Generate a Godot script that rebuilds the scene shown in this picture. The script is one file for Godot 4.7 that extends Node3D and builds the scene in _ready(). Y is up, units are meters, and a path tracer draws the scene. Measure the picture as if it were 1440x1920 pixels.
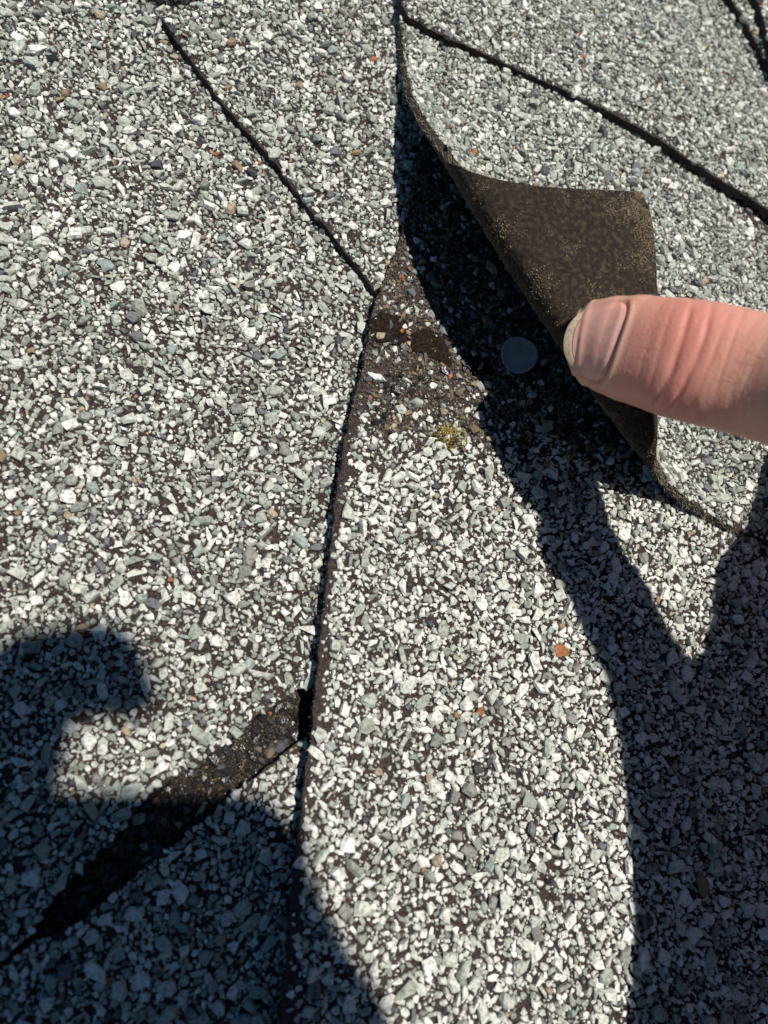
extends Node3D
# A lifted corner of an asphalt roof shingle held back by a thumb, seen from about 17 cm.
# World: y is the roof's normal, x runs right in the picture, -z runs up in the picture. Metres.

const MM := 0.001
const FPX := 1387.0          # focal length in pixels of the 1440 x 1920 photograph
const CAM_H := 150.0         # camera above the roof plane, mm
const TILT := 21.0
const AZIM := 50.0
const SUN := Vector3(-0.20, -1.0, 0.10)

var cam_n: Vector3           # roof normal in camera axes (x right, y down, z forward)
var cam_ex: Vector3
var cam_ey: Vector3
var rng := RandomNumberGenerator.new()
var wob := FastNoiseLite.new()
var used := {}

# ---------------------------------------------------------------- camera geometry
func setup_camera_axes():
	var t := deg_to_rad(TILT)
	var a := deg_to_rad(AZIM)
	cam_n = Vector3(sin(t) * cos(a), -sin(t) * sin(a), -cos(t))
	cam_ex = (Vector3(1, 0, 0) - cam_n * cam_n.x).normalized()
	cam_ey = cam_n.cross(cam_ex)
	if cam_ey.y > 0: cam_ey = -cam_ey

func cam_to_world(v: Vector3) -> Vector3:
	return Vector3(v.dot(cam_ex), v.dot(cam_n), -v.dot(cam_ey))

func droop(x: float, z: float) -> float:       # the roof rolls away over the hip, mm
	var s := x * cos(deg_to_rad(AZIM)) - z * sin(deg_to_rad(AZIM))
	var d := clampf(s - 130.0, 0.0, 130.0)
	return -0.0008 * d * d

func flat_at(px: float, py: float, h: float) -> Vector3:   # mm
	var r := Vector3((px - 720.0) / FPX, (py - 960.0) / FPX, 1.0)
	var q := -r.dot(cam_n)
	var p := r * ((CAM_H - h) / maxf(q, 0.05))
	return Vector3(p.dot(cam_ex), h, -p.dot(cam_ey))

func at(px: float, py: float, h: float) -> Vector3:        # mm, h above the drooping roof
	var p := flat_at(px, py, h)
	for k in 6:
		p = flat_at(px, py, h + droop(p.x, p.z))
	return p

func under_sun(px: float, py: float, h: float) -> Vector3: # the point h above the roof whose shadow falls at the pixel
	var g := at(px, py, 0.0)
	return g - Vector3(SUN.x, -1.0, SUN.z) * h

func to_px(p: Vector3) -> Vector3:                          # mm -> pixel x, y, depth
	var c := cam_ex * p.x - cam_ey * p.z + cam_n * (p.y - CAM_H)
	return Vector3(720.0 + FPX * c.x / c.z, 960.0 + FPX * c.y / c.z, c.z)

# ---------------------------------------------------------------- nodes
func numbered(called: String) -> String:
	var n: int = used.get(called, 0)
	used[called] = n + 1
	return called if n == 0 else "%s_%03d" % [called, n]

func thing(called: String, label: String, category: String, base := Vector3.ZERO, group := "") -> Node3D:
	var o := Node3D.new()
	o.name = numbered(called)
	add_child(o)
	o.position = base
	o.set_meta("label", label)
	o.set_meta("category", category)
	if group != "": o.set_meta("group", group)
	return o

func put(called: String, mesh: Mesh, m: Material, parent: Node) -> MeshInstance3D:
	var o := MeshInstance3D.new()
	o.name = called
	o.mesh = mesh
	o.material_override = m
	parent.add_child(o, true)
	return o

func arrays_mesh(v: PackedVector3Array, n: PackedVector3Array, c := PackedColorArray(), idx := PackedInt32Array()) -> ArrayMesh:
	var a := []
	a.resize(Mesh.ARRAY_MAX)
	a[Mesh.ARRAY_VERTEX] = v
	if n.size() > 0: a[Mesh.ARRAY_NORMAL] = n
	if c.size() > 0: a[Mesh.ARRAY_COLOR] = c
	if idx.size() > 0: a[Mesh.ARRAY_INDEX] = idx
	var me := ArrayMesh.new()
	me.add_surface_from_arrays(Mesh.PRIMITIVE_TRIANGLES, a)
	return me

func smooth_normals(v: PackedVector3Array, idx: PackedInt32Array) -> PackedVector3Array:
	var n := PackedVector3Array()
	n.resize(v.size())
	for i in range(0, idx.size(), 3):
		var f := (v[idx[i + 2]] - v[idx[i]]).cross(v[idx[i + 1]] - v[idx[i]])
		n[idx[i]] += f
		n[idx[i + 1]] += f
		n[idx[i + 2]] += f
	for i in n.size(): n[i] = n[i].normalized()
	return n

# ---------------------------------------------------------------- materials
var M := {}

func noise_tex(freq: float, ramp: Array, size := 512, seed_ := 1, octaves := 4, kind := FastNoiseLite.TYPE_SIMPLEX_SMOOTH) -> NoiseTexture2D:
	var f := FastNoiseLite.new()
	f.noise_type = kind
	f.seed = seed_
	f.frequency = freq
	f.fractal_octaves = octaves
	var t := NoiseTexture2D.new()
	t.width = size
	t.height = size
	t.seamless = true
	t.noise = f
	var g := Gradient.new()
	var offs := PackedFloat32Array()
	var cols := PackedColorArray()
	for r in ramp:
		offs.append(r[0])
		cols.append(r[1])
	g.offsets = offs
	g.colors = cols
	t.color_ramp = g
	return t

func relief_tex(freq: float, size := 512, seed_ := 1, octaves := 4) -> NoiseTexture2D:
	return noise_tex(freq, [[0.0, Color(0, 0, 0)], [1.0, Color(1, 1, 1)]], size, seed_, octaves)

func lin(r: float, g: float, b: float) -> Color:
	return Color(r, g, b).linear_to_srgb()

func mat(c: Color, rough: float, tex: Texture2D = null, scale := 25.0, relief: Texture2D = null, depth_cm := 0.0) -> StandardMaterial3D:
	var m := StandardMaterial3D.new()
	m.albedo_color = c
	m.roughness = rough
	m.uv1_triplanar = true
	m.uv1_scale = Vector3.ONE * scale
	if tex: m.albedo_texture = tex
	if relief:
		m.heightmap_enabled = true
		m.heightmap_texture = relief
		m.heightmap_scale = depth_cm
	return m

# stone colours, linear: white, pale, grey-green, grey, slate, tan, rust
var STONE := [
	Vector3(0.82, 0.82, 0.795), Vector3(0.72, 0.735, 0.70), Vector3(0.59, 0.615, 0.57),
	Vector3(0.475, 0.51, 0.46), Vector3(0.375, 0.41, 0.365), Vector3(0.285, 0.315, 0.28),
	Vector3(0.34, 0.40, 0.38), Vector3(0.27, 0.27, 0.26), Vector3(0.16, 0.17, 0.18),
	Vector3(0.07, 0.075, 0.09), Vector3(0.42, 0.34, 0.25), Vector3(0.30, 0.22, 0.14),
	Vector3(0.38, 0.15, 0.06), Vector3(0.45, 0.42, 0.28), Vector3(0.030, 0.028, 0.030), Vector3(0.17, 0.13, 0.09)]
var MIX_LEFT := [13, 15, 18, 19, 14, 9, 5, 5, 3, 0.7, 0.8, 0.35, 0.09, 0.4, 0.12, 0]
var MIX_WHITE := [24, 23, 19, 13, 8, 4.5, 2.2, 3.5, 1.8, 0.4, 0.55, 0.3, 0.07, 0.25, 0.12, 0]
var MIX_GREY := [9, 14, 20, 20, 16, 11, 3, 6, 3.5, 0.6, 0.5, 0.3, 0.08, 0.25, 0.15, 0]
var MIX_DIRT := [4, 3.5, 3, 3, 3, 4, 1, 5, 5, 6, 2, 5, 0.3, 0.6, 18, 16]
var MIX_TAR := [0, 0, 0.3, 0, 0.2, 0.3, 0, 0.4, 1, 6, 0.2, 0.7, 0.4, 0.1, 34, 2]
var stone_mats := []

func make_materials():
	var speck := noise_tex(0.045, [[0.0, Color(0.55, 0.54, 0.53)], [0.34, Color(0.80, 0.80, 0.79)], [0.52, Color(1, 1, 1)], [1.0, Color(1, 1, 1)]], 512, 3, 5)
	var pits := relief_tex(0.07, 512, 5, 4)
	M.stone = mat(Color.WHITE, 0.78, speck, 40.0, pits, 0.014)
	M.stone.vertex_color_use_as_albedo = true
	M.tarred = mat(Color.WHITE, 0.30, speck, 40.0, pits, 0.012)
	M.tarred.vertex_color_use_as_albedo = true
	for c in STONE:
		var sm := mat(lin(c.x, c.y, c.z), 0.30 if c.x < 0.035 else 0.78, speck, 40.0, pits, 0.014)
		sm.uv1_world_triplanar = true
		stone_mats.append(sm)
	var mat_tex := noise_tex(0.05, [[0.0, Color(0.45, 0.42, 0.42)], [0.45, Color(0.75, 0.72, 0.72)], [0.62, Color(1, 0.97, 0.95)], [0.78, Color(1, 1, 1)], [1.0, Color(1, 1, 1)]], 512, 7, 5)
	var mat_rel := relief_tex(0.09, 512, 9, 5)
	M.asphalt = mat(lin(0.066, 0.046, 0.044), 0.62, mat_tex, 45.0, mat_rel, 0.05)
	M.tar = mat(lin(0.022, 0.018, 0.016), 0.28, mat_tex, 60.0, mat_rel, 0.06)
	M.sealant = mat(lin(0.030, 0.022, 0.018), 0.9, mat_tex, 35.0, mat_rel, 0.03)
	M.sealant.metallic_specular = 0.2
	var felt := noise_tex(0.03, [[0.0, Color(0.46, 0.40, 0.37)], [0.45, Color(0.58, 0.51, 0.46)], [0.58, Color(0.72, 0.63, 0.55)], [0.70, Color(1, 0.92, 0.76)], [1.0, Color(1, 0.95, 0.82)]], 1024, 21, 7)
	M.felt = mat(lin(0.049, 0.042, 0.038), 0.95, felt, 20.0, relief_tex(0.08, 512, 23, 5), 0.05)
	M.fibre = mat(lin(0.34, 0.29, 0.22), 0.8)
	M.edge = mat(lin(0.050, 0.041, 0.036), 0.9, mat_tex, 60.0, mat_rel, 0.06)
	M.deck = mat(lin(0.30, 0.30, 0.28), 0.95, noise_tex(0.2, [[0.0, Color(0.15, 0.13, 0.12)], [0.45, Color(0.5, 0.5, 0.48)], [1.0, Color(1, 1, 1)]], 512, 31, 4), 12.0)

# ---------------------------------------------------------------- stones
var stone_v := []
var stone_n := []
var stone_meshes := []
var big_kinds := 36
func kind_for(r: float) -> int:
	return rng.randi() % big_kinds if r > 0.42 else big_kinds + rng.randi() % (stone_v.size() - big_kinds)

func make_stones(count: int):
	for k in count:
		var nn := rng.randi_range(4, 7)
		var aspect := rng.randf_range(1.0, 1.7) if k % 8 else rng.randf_range(1.9, 2.6)
		var ring := []
		var base := rng.randf() * TAU
		for i in nn:
			var a := base + TAU * (i + rng.randf_range(-0.33, 0.33)) / nn
			var r := rng.randf_range(0.74, 1.2)
			ring.append(Vector3(cos(a) * r * sqrt(aspect), 0, sin(a) * r / sqrt(aspect)))
		var hgt := rng.randf_range(0.42, 0.8)
		var off := Vector3(rng.randf_range(-0.2, 0.2), 0, rng.randf_range(-0.2, 0.2))
		var tilt := Vector2(rng.randf_range(-0.22, 0.22), rng.randf_range(-0.22, 0.22))
		var levels := [[], [], []]
		for p in ring:
			levels[0].append(Vector3(p.x * 0.86, -0.35, p.z * 0.86))
			levels[1].append(Vector3(p.x, hgt * 0.45 + rng.randf_range(-0.14, 0.14), p.z) + Vector3(rng.randf_range(-0.06, 0.06), 0, rng.randf_range(-0.06, 0.06)))
			var ins := rng.randf_range(0.55, 0.95)
			var q: Vector3 = p * ins + off
			levels[2].append(Vector3(q.x, hgt + q.x * tilt.x + q.z * tilt.y + rng.randf_range(-0.05, 0.05), q.z))
		var v := PackedVector3Array()
		var n := PackedVector3Array()
		var tris := []
		for l in 2:
			for i in nn:
				var j := (i + 1) % nn
				tris.append([levels[l][i], levels[l][j], levels[l + 1][i]])
				tris.append([levels[l][j], levels[l + 1][j], levels[l + 1][i]])
		for i in range(1, nn - 1): tris.append([levels[2][0], levels[2][i], levels[2][i + 1]])
		for t in tris:
			var f: Vector3 = (t[2] - t[0]).cross(t[1] - t[0])
			if f.length() < 1e-9: continue
			f = f.normalized()
			var mid: Vector3 = (t[0] + t[1] + t[2]) / 3.0 - Vector3(0, hgt * 0.2, 0)
			if f.dot(mid) < 0:
				v.append_array([t[0], t[2], t[1]])
				f = -f
			else:
				v.append_array([t[0], t[1], t[2]])
			n.append_array([f, f, f])
		stone_v.append(v)
		stone_n.append(n)
		stone_meshes.append(arrays_mesh(v, n))
	for k in count / 2:                       # small grains: fewer faces
		var nn := rng.randi_range(4, 5)
		var v := PackedVector3Array()
		var n := PackedVector3Array()
		var lowr := []
		var topr := []
		var asp := rng.randf_range(1.0, 1.4)
		var hh := rng.randf_range(0.5, 0.9)
		for i in nn:
			var a := TAU * (i + rng.randf_range(-0.3, 0.3)) / nn
			var r := rng.randf_range(0.75, 1.15)
			lowr.append(Vector3(cos(a) * r * asp, -0.1, sin(a) * r / asp))
			topr.append(Vector3(cos(a) * r * asp * 0.7, hh + rng.randf_range(-0.15, 0.15), sin(a) * r / asp * 0.7))
		var tris := []
		for i in nn:
			var j := (i + 1) % nn
			tris.append([lowr[i], lowr[j], topr[i]])
			tris.append([lowr[j], topr[j], topr[i]])
		for i in range(1, nn - 1): tris.append([topr[0], topr[i], topr[i + 1]])
		for t in tris:
			var f: Vector3 = (t[2] - t[0]).cross(t[1] - t[0]).normalized()
			if f.dot((t[0] + t[1] + t[2]) / 3.0 - Vector3(0, hh * 0.3, 0)) < 0:
				v.append_array([t[0], t[2], t[1]])
				f = -f
			else:
				v.append_array([t[0], t[1], t[2]])
			n.append_array([f, f, f])
		stone_v.append(v)
		stone_n.append(n)
		stone_meshes.append(arrays_mesh(v, n))

func pick(mix: Array) -> int:
	var total := 0.0
	for w in mix: total += w
	var r := rng.randf() * total
	for i in mix.size():
		r -= mix[i]
		if r <= 0.0: return i
	return 0

class Batch:
	var v := PackedVector3Array()
	var n := PackedVector3Array()
	var c := PackedColorArray()

func basis_on(nrm: Vector3, lean: float) -> Basis:
	var up := nrm
	if lean > 0.0:
		up = (nrm + Vector3(rng.randfn(), rng.randfn(), rng.randfn()) * lean).normalized()
	var side := up.cross(Vector3(0.3, 0.1, 1.0)).normalized()
	var b := Basis(side, up, side.cross(up))
	return Basis(up, rng.randf() * TAU) * b

func add_stone(b: Batch, k: int, xf: Transform3D, col: Vector3):
	b.v.append_array(xf * (stone_v[k] as PackedVector3Array))
	var rot := Transform3D(xf.basis.orthonormalized(), Vector3.ZERO)
	b.n.append_array(rot * (stone_n[k] as PackedVector3Array))
	var cs := PackedColorArray()
	cs.resize(stone_v[k].size())
	cs.fill(Color(col.x, col.y, col.z))
	b.c.append_array(cs)

# Scatters stones over a surface. sample() gives [ok, point mm, normal, density, mix] for a random place.
func scatter(parent: Node3D, area: float, sample: Callable, singles := 300, scale := 1.0, fine := 1.0):
	var cell := 3.0
	var grid := {}
	var pts := []      # point, radius, normal, colour index, variant
	var passes := [[1.05, 2.0, 0.10, 0.72], [0.72, 1.08, 0.75, 0.70], [0.46, 0.74, 1.7, 0.68], [0.24, 0.46, 2.0 * fine, 0.70]]
	for ps in passes:
		for k in int(area * ps[2] / (scale * scale)):
			var s: Array = sample.call()
			if not s[0]: continue
			if rng.randf() > s[3]: continue
			var r: float = lerpf(ps[0], ps[1], pow(rng.randf(), 1.6)) * scale
			var p: Vector3 = s[1]
			var cx := floori(p.x / cell)
			var cz := floori(p.z / cell)
			var ok := true
			for ix in [cx, cx - 1, cx + 1]:
				for iz in [cz, cz - 1, cz + 1]:
					var key: int = (ix + 2000) * 5000 + iz + 2000
					if grid.has(key):
						for i in grid[key]:
							var o: Array = pts[i]
							var lim: float = (o[1] + r) * ps[3]
							if (o[0] as Vector3).distance_squared_to(p) < lim * lim:
								ok = false
								break
					if not ok: break
				if not ok: break
			if not ok: continue
			var key0: int = (cx + 2000) * 5000 + cz + 2000
			if not grid.has(key0): grid[key0] = []
			grid[key0].append(pts.size())
			var nrm: Vector3 = normal_of(s[5], p.x, p.z) if s.size() > 5 else s[2]
			pts.append([p, r, nrm, pick(s[4]), kind_for(r)])
	# the largest in the picture stand alone, the rest are one mass
	var order := []
	for i in pts.size():
		var q := to_px(pts[i][0])
		var seen := q.x > 0 and q.x < 1440 and q.y > 0 and q.y < 1920
		order.append([(pts[i][1] / q.z) if seen else 0.0, i])
	order.sort_custom(func(a, b): return a[0] > b[0])
	var lone := {}
	for i in mini(singles, order.size()):
		if order[i][0] > 0.0: lone[order[i][1]] = true
	var plain := Batch.new()
	var dark := Batch.new()
	for i in pts.size():
		var o: Array = pts[i]
		var r: float = o[1]
		var b := basis_on(o[2], 0.2 if r > 0.8 else 0.32)
		var pos: Vector3 = o[0] + o[2] * (r * rng.randf_range(0.02, 0.24))
		var xf := Transform3D(b.scaled(Vector3.ONE * r * MM), pos * MM)
		if lone.has(i):
			var g := put("granule", stone_meshes[o[4]], stone_mats[o[3]], parent)
			g.transform = Transform3D(b * Basis.from_scale(Vector3.ONE * r * MM), pos * MM)
		else:
			var c: Vector3 = STONE[o[3]] * rng.randf_range(0.85, 1.12)
			add_stone(dark if o[3] == 14 else plain, o[4], Transform3D(b * Basis.from_scale(Vector3.ONE * r * MM), pos * MM), c)
	if plain.v.size() > 0:
		put("granules", arrays_mesh(plain.v, plain.n, plain.c), M.stone, parent).set_meta("kind", "stuff")
	if dark.v.size() > 0:
		put("tarred_granules", arrays_mesh(dark.v, dark.n, dark.c), M.tarred, parent).set_meta("kind", "stuff")
	print(parent.name, " granules ", pts.size())

# ---------------------------------------------------------------- shingles
class Shingle:
	var node: Node3D
	var poly: PackedVector2Array      # outline in plan, mm
	var height: Callable              # top of the asphalt, mm, for plan x, z
	var thick: float

func outline(list: Array, h: float, rough := 0.28) -> PackedVector2Array:
	var p := PackedVector2Array()
	var n := list.size()
	for i in n:
		var a := at(list[i][0], list[i][1], h)
		var b := at(list[(i + 1) % n][0], list[(i + 1) % n][1], h)
		var a2 := Vector2(a.x, a.z)
		var b2 := Vector2(b.x, b.z)
		var steps := maxi(1, int(a2.distance_to(b2) / 1.4))
		if steps > 120: steps = 12
		var side := (b2 - a2).normalized().orthogonal()
		for k in steps:
			var q := a2.lerp(b2, float(k) / steps)
			p.append(q + side * (wob.get_noise_2d(q.x * 30.0, q.y * 30.0) * rough * 2.2 + rng.randf_range(-0.5, 0.5) * rough * 0.5))
	return p

func sheet(parent: Node3D, poly: PackedVector2Array, height: Callable, thick: float, step: float, m: Material, em: Material):
	var pts := poly.duplicate()
	var lo := poly[0]
	var hi := poly[0]
	for q in poly:
		lo = lo.min(q)
		hi = hi.max(q)
	lo = lo.max(Vector2(-140, -330))
	hi = hi.min(Vector2(330, 110))
	var x := lo.x
	while x < hi.x:
		var y := lo.y
		while y < hi.y:
			var q := Vector2(x + rng.randf_range(-0.3, 0.3) * step, y + rng.randf_range(-0.3, 0.3) * step)
			if Geometry2D.is_point_in_polygon(q, poly): pts.append(q)
			y += step
		x += step
	var tri := Geometry2D.triangulate_delaunay(pts)
	var v := PackedVector3Array()
	for q in pts: v.append(Vector3(q.x, height.call(q.x, q.y) + wob.get_noise_2d(q.x * 14.0, q.y * 14.0) * 0.25, q.y) * MM)
	var idx := PackedInt32Array()
	for i in range(0, tri.size(), 3):
		var c := (pts[tri[i]] + pts[tri[i + 1]] + pts[tri[i + 2]]) / 3.0
		if not Geometry2D.is_point_in_polygon(c, poly): continue
		var f := (v[tri[i + 2]] - v[tri[i]]).cross(v[tri[i + 1]] - v[tri[i]])
		if f.y > 0: idx.append_array([tri[i], tri[i + 1], tri[i + 2]])
		else: idx.append_array([tri[i], tri[i + 2], tri[i + 1]])
	put("asphalt_mat", arrays_mesh(v, smooth_normals(v, idx), PackedColorArray(), idx), m, parent)
	# cut edge and back
	var ev := PackedVector3Array()
	var ei := PackedInt32Array()
	var n := poly.size()
	var rows := 4
	for i in n:
		var top := v[i]
		for r in rows:
			var t := float(r) / (rows - 1)
			var push := rng.randf_range(-0.12, 0.12) * MM if r > 0 else 0.0
			ev.append(top + Vector3(push, -0.0002 * MM - t * thick * MM, push))
	var area2 := 0.0
	for i in n: area2 += poly[i].cross(poly[(i + 1) % n])
	for i in n:
		var j := (i + 1) % n
		for r in rows - 1:
			var a := i * rows + r
			var b := j * rows + r
			if area2 > 0: ei.append_array([a, b, a + 1, b, b + 1, a + 1])
			else: ei.append_array([a, a + 1, b, b, a + 1, b + 1])
	put("cut_edge", arrays_mesh(ev, smooth_normals(ev, ei), PackedColorArray(), ei), em, parent)
	var bv := PackedVector3Array()
	for q in v: bv.append(q - Vector3(0, thick * MM, 0))
	var bi := PackedInt32Array()
	for i in range(0, idx.size(), 3): bi.append_array([idx[i], idx[i + 2], idx[i + 1]])
	put("underside", arrays_mesh(bv, smooth_normals(bv, bi), PackedColorArray(), bi), M.felt, parent)

func make_shingle(label: String, px: Array, h0: float, height: Callable, thick := 2.5, step := 6.0, m: Material = null) -> Shingle:
	var s := Shingle.new()
	s.node = thing("roof_shingle", label, "shingle", Vector3.ZERO, "asphalt shingles on the roof")
	s.poly = outline(px, h0)
	s.height = height
	s.thick = thick
	sheet(s.node, s.poly, height, thick, step, m if m else M.asphalt, M.edge)
	return s

func normal_of(height: Callable, x: float, z: float) -> Vector3:
	var e := 0.8
	return Vector3(height.call(x - e, z) - height.call(x + e, z), 2.0 * e, height.call(x, z - e) - height.call(x, z + e)).normalized()

func cover(s: Shingle, mix: Array, covers: Array, singles := 300, density = null, margin := 0.2, grain := 0.86):
	var lo := s.poly[0]
	var hi := s.poly[0]
	for q in s.poly:
		lo = lo.min(q)
		hi = hi.max(q)
	lo = lo.max(Vector2(-140, -330))
	hi = hi.min(Vector2(330, 110))
	# only the window in the picture
	var wlo := hi
	var whi := lo
	for px in range(-180, 1621, 60):
		for py in range(-120, 2101, 60):
			var g := at(px, py, 0)
			var q := Vector2(g.x, g.z)
			if Geometry2D.is_point_in_polygon(q, s.poly):
				wlo = wlo.min(q)
				whi = whi.max(q)
	lo = lo.max(wlo - Vector2(6, 6))
	hi = hi.min(whi + Vector2(6, 6))
	var holes := []
	for c in covers: holes.append(Geometry2D.offset_polygon(c, -7.0)[0])
	var inner: Array = Geometry2D.offset_polygon(s.poly, -margin)
	var inside: PackedVector2Array = inner[0]
	var sample := func() -> Array:
		var q := Vector2(rng.randf_range(lo.x, hi.x), rng.randf_range(lo.y, hi.y))
		if not Geometry2D.is_point_in_polygon(q, inside): return [false]
		for hole in holes:
			if Geometry2D.is_point_in_polygon(q, hole): return [false]
		var y: float = s.height.call(q.x, q.y)
		var p := Vector3(q.x, y, q.y)
		var sc := to_px(p)
		if sc.x < -170 or sc.x > 1610 or sc.y < -130 or sc.y > 2110: return [false]
		var bare := wob.get_noise_2d(q.x * 9.0 + 300.0, q.y * 9.0) + 0.5 * wob.get_noise_2d(q.x * 26.0, q.y * 26.0 + 90.0)
		var spot := wob.get_noise_2d(q.x * 42.0 + 40.0, q.y * 42.0)
		var dens := clampf(1.25 - maxf(0.0, bare - 0.18) * 2.2 - maxf(0.0, spot - 0.15) * 6.0, 0.08, 1.0)
		var mx := mix
		if density != null:
			var d: Array = density.call(p, sc)
			dens *= d[0]
			if rng.randf() < d[1]: mx = d[2]
		return [true, p, Vector3.UP, dens, mx, s.height]
	scatter(s.node, (hi.x - lo.x) * (hi.y - lo.y), sample, singles, grain)

# dirt crumbs: fine brown grains lying in a patch
func crumbs(parent: Node3D, count: int, sample: Callable, cols: Array, called := "dirt_crumbs", rmin := 0.10, rmax := 0.42):
	var b := Batch.new()
	for k in count:
		var s: Array = sample.call()
		if not s[0]: continue
		var r := lerpf(rmin, rmax, pow(rng.randf(), 2.2))
		var c: Vector3 = cols[rng.randi() % cols.size()] * rng.randf_range(0.7, 1.3)
		add_stone(b, kind_for(r), Transform3D(basis_on(s[2], 0.5) * Basis.from_scale(Vector3.ONE * r * MM), s[1] * MM), c)
	if b.v.size() > 0:
		put(called, arrays_mesh(b.v, b.n, b.c), M.stone, parent).set_meta("kind", "stuff")

# fibres that stand out of a cut edge
func fringe(parent: Node3D, ends: Array, called := "edge_fibres", half := 0.035, m: Material = null):
	var v := PackedVector3Array()
	var n := PackedVector3Array()
	for e in ends:
		var p: Vector3 = e[0]
		var d: Vector3 = e[1]
		var side := d.cross(Vector3(rng.randfn(), rng.randfn(), rng.randfn())).normalized() * half
		var bend := Vector3(rng.randfn(), rng.randfn(), rng.randfn()) * d.length() * 0.25
		var mid := p + d * 0.5 + bend * 0.5
		var tip := p + d + bend
		for tri in [[p - side, p + side, mid + side], [p - side, mid + side, mid - side], [mid - side, mid + side, tip]]:
			var f: Vector3 = (tri[2] - tri[0]).cross(tri[1] - tri[0]).normalized()
			for q in tri:
				v.append(q * MM)
				n.append(f)
	if v.size() > 0: put(called, arrays_mesh(v, n), m if m else M.fibre, parent).set_meta("kind", "stuff")

# ---------------------------------------------------------------- the lifted shingle
var curl_rows := []     # each: PackedVector3Array across the ruling, mm
var curl_normals := []

func cat(a: Vector3, b: Vector3, c: Vector3, d: Vector3, t: float) -> Vector3:
	return 0.5 * ((2.0 * b) + (c - a) * t + (2.0 * a - 5.0 * b + 4.0 * c - d) * t * t + (3.0 * b - a - 3.0 * c + d) * t * t * t)

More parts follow.
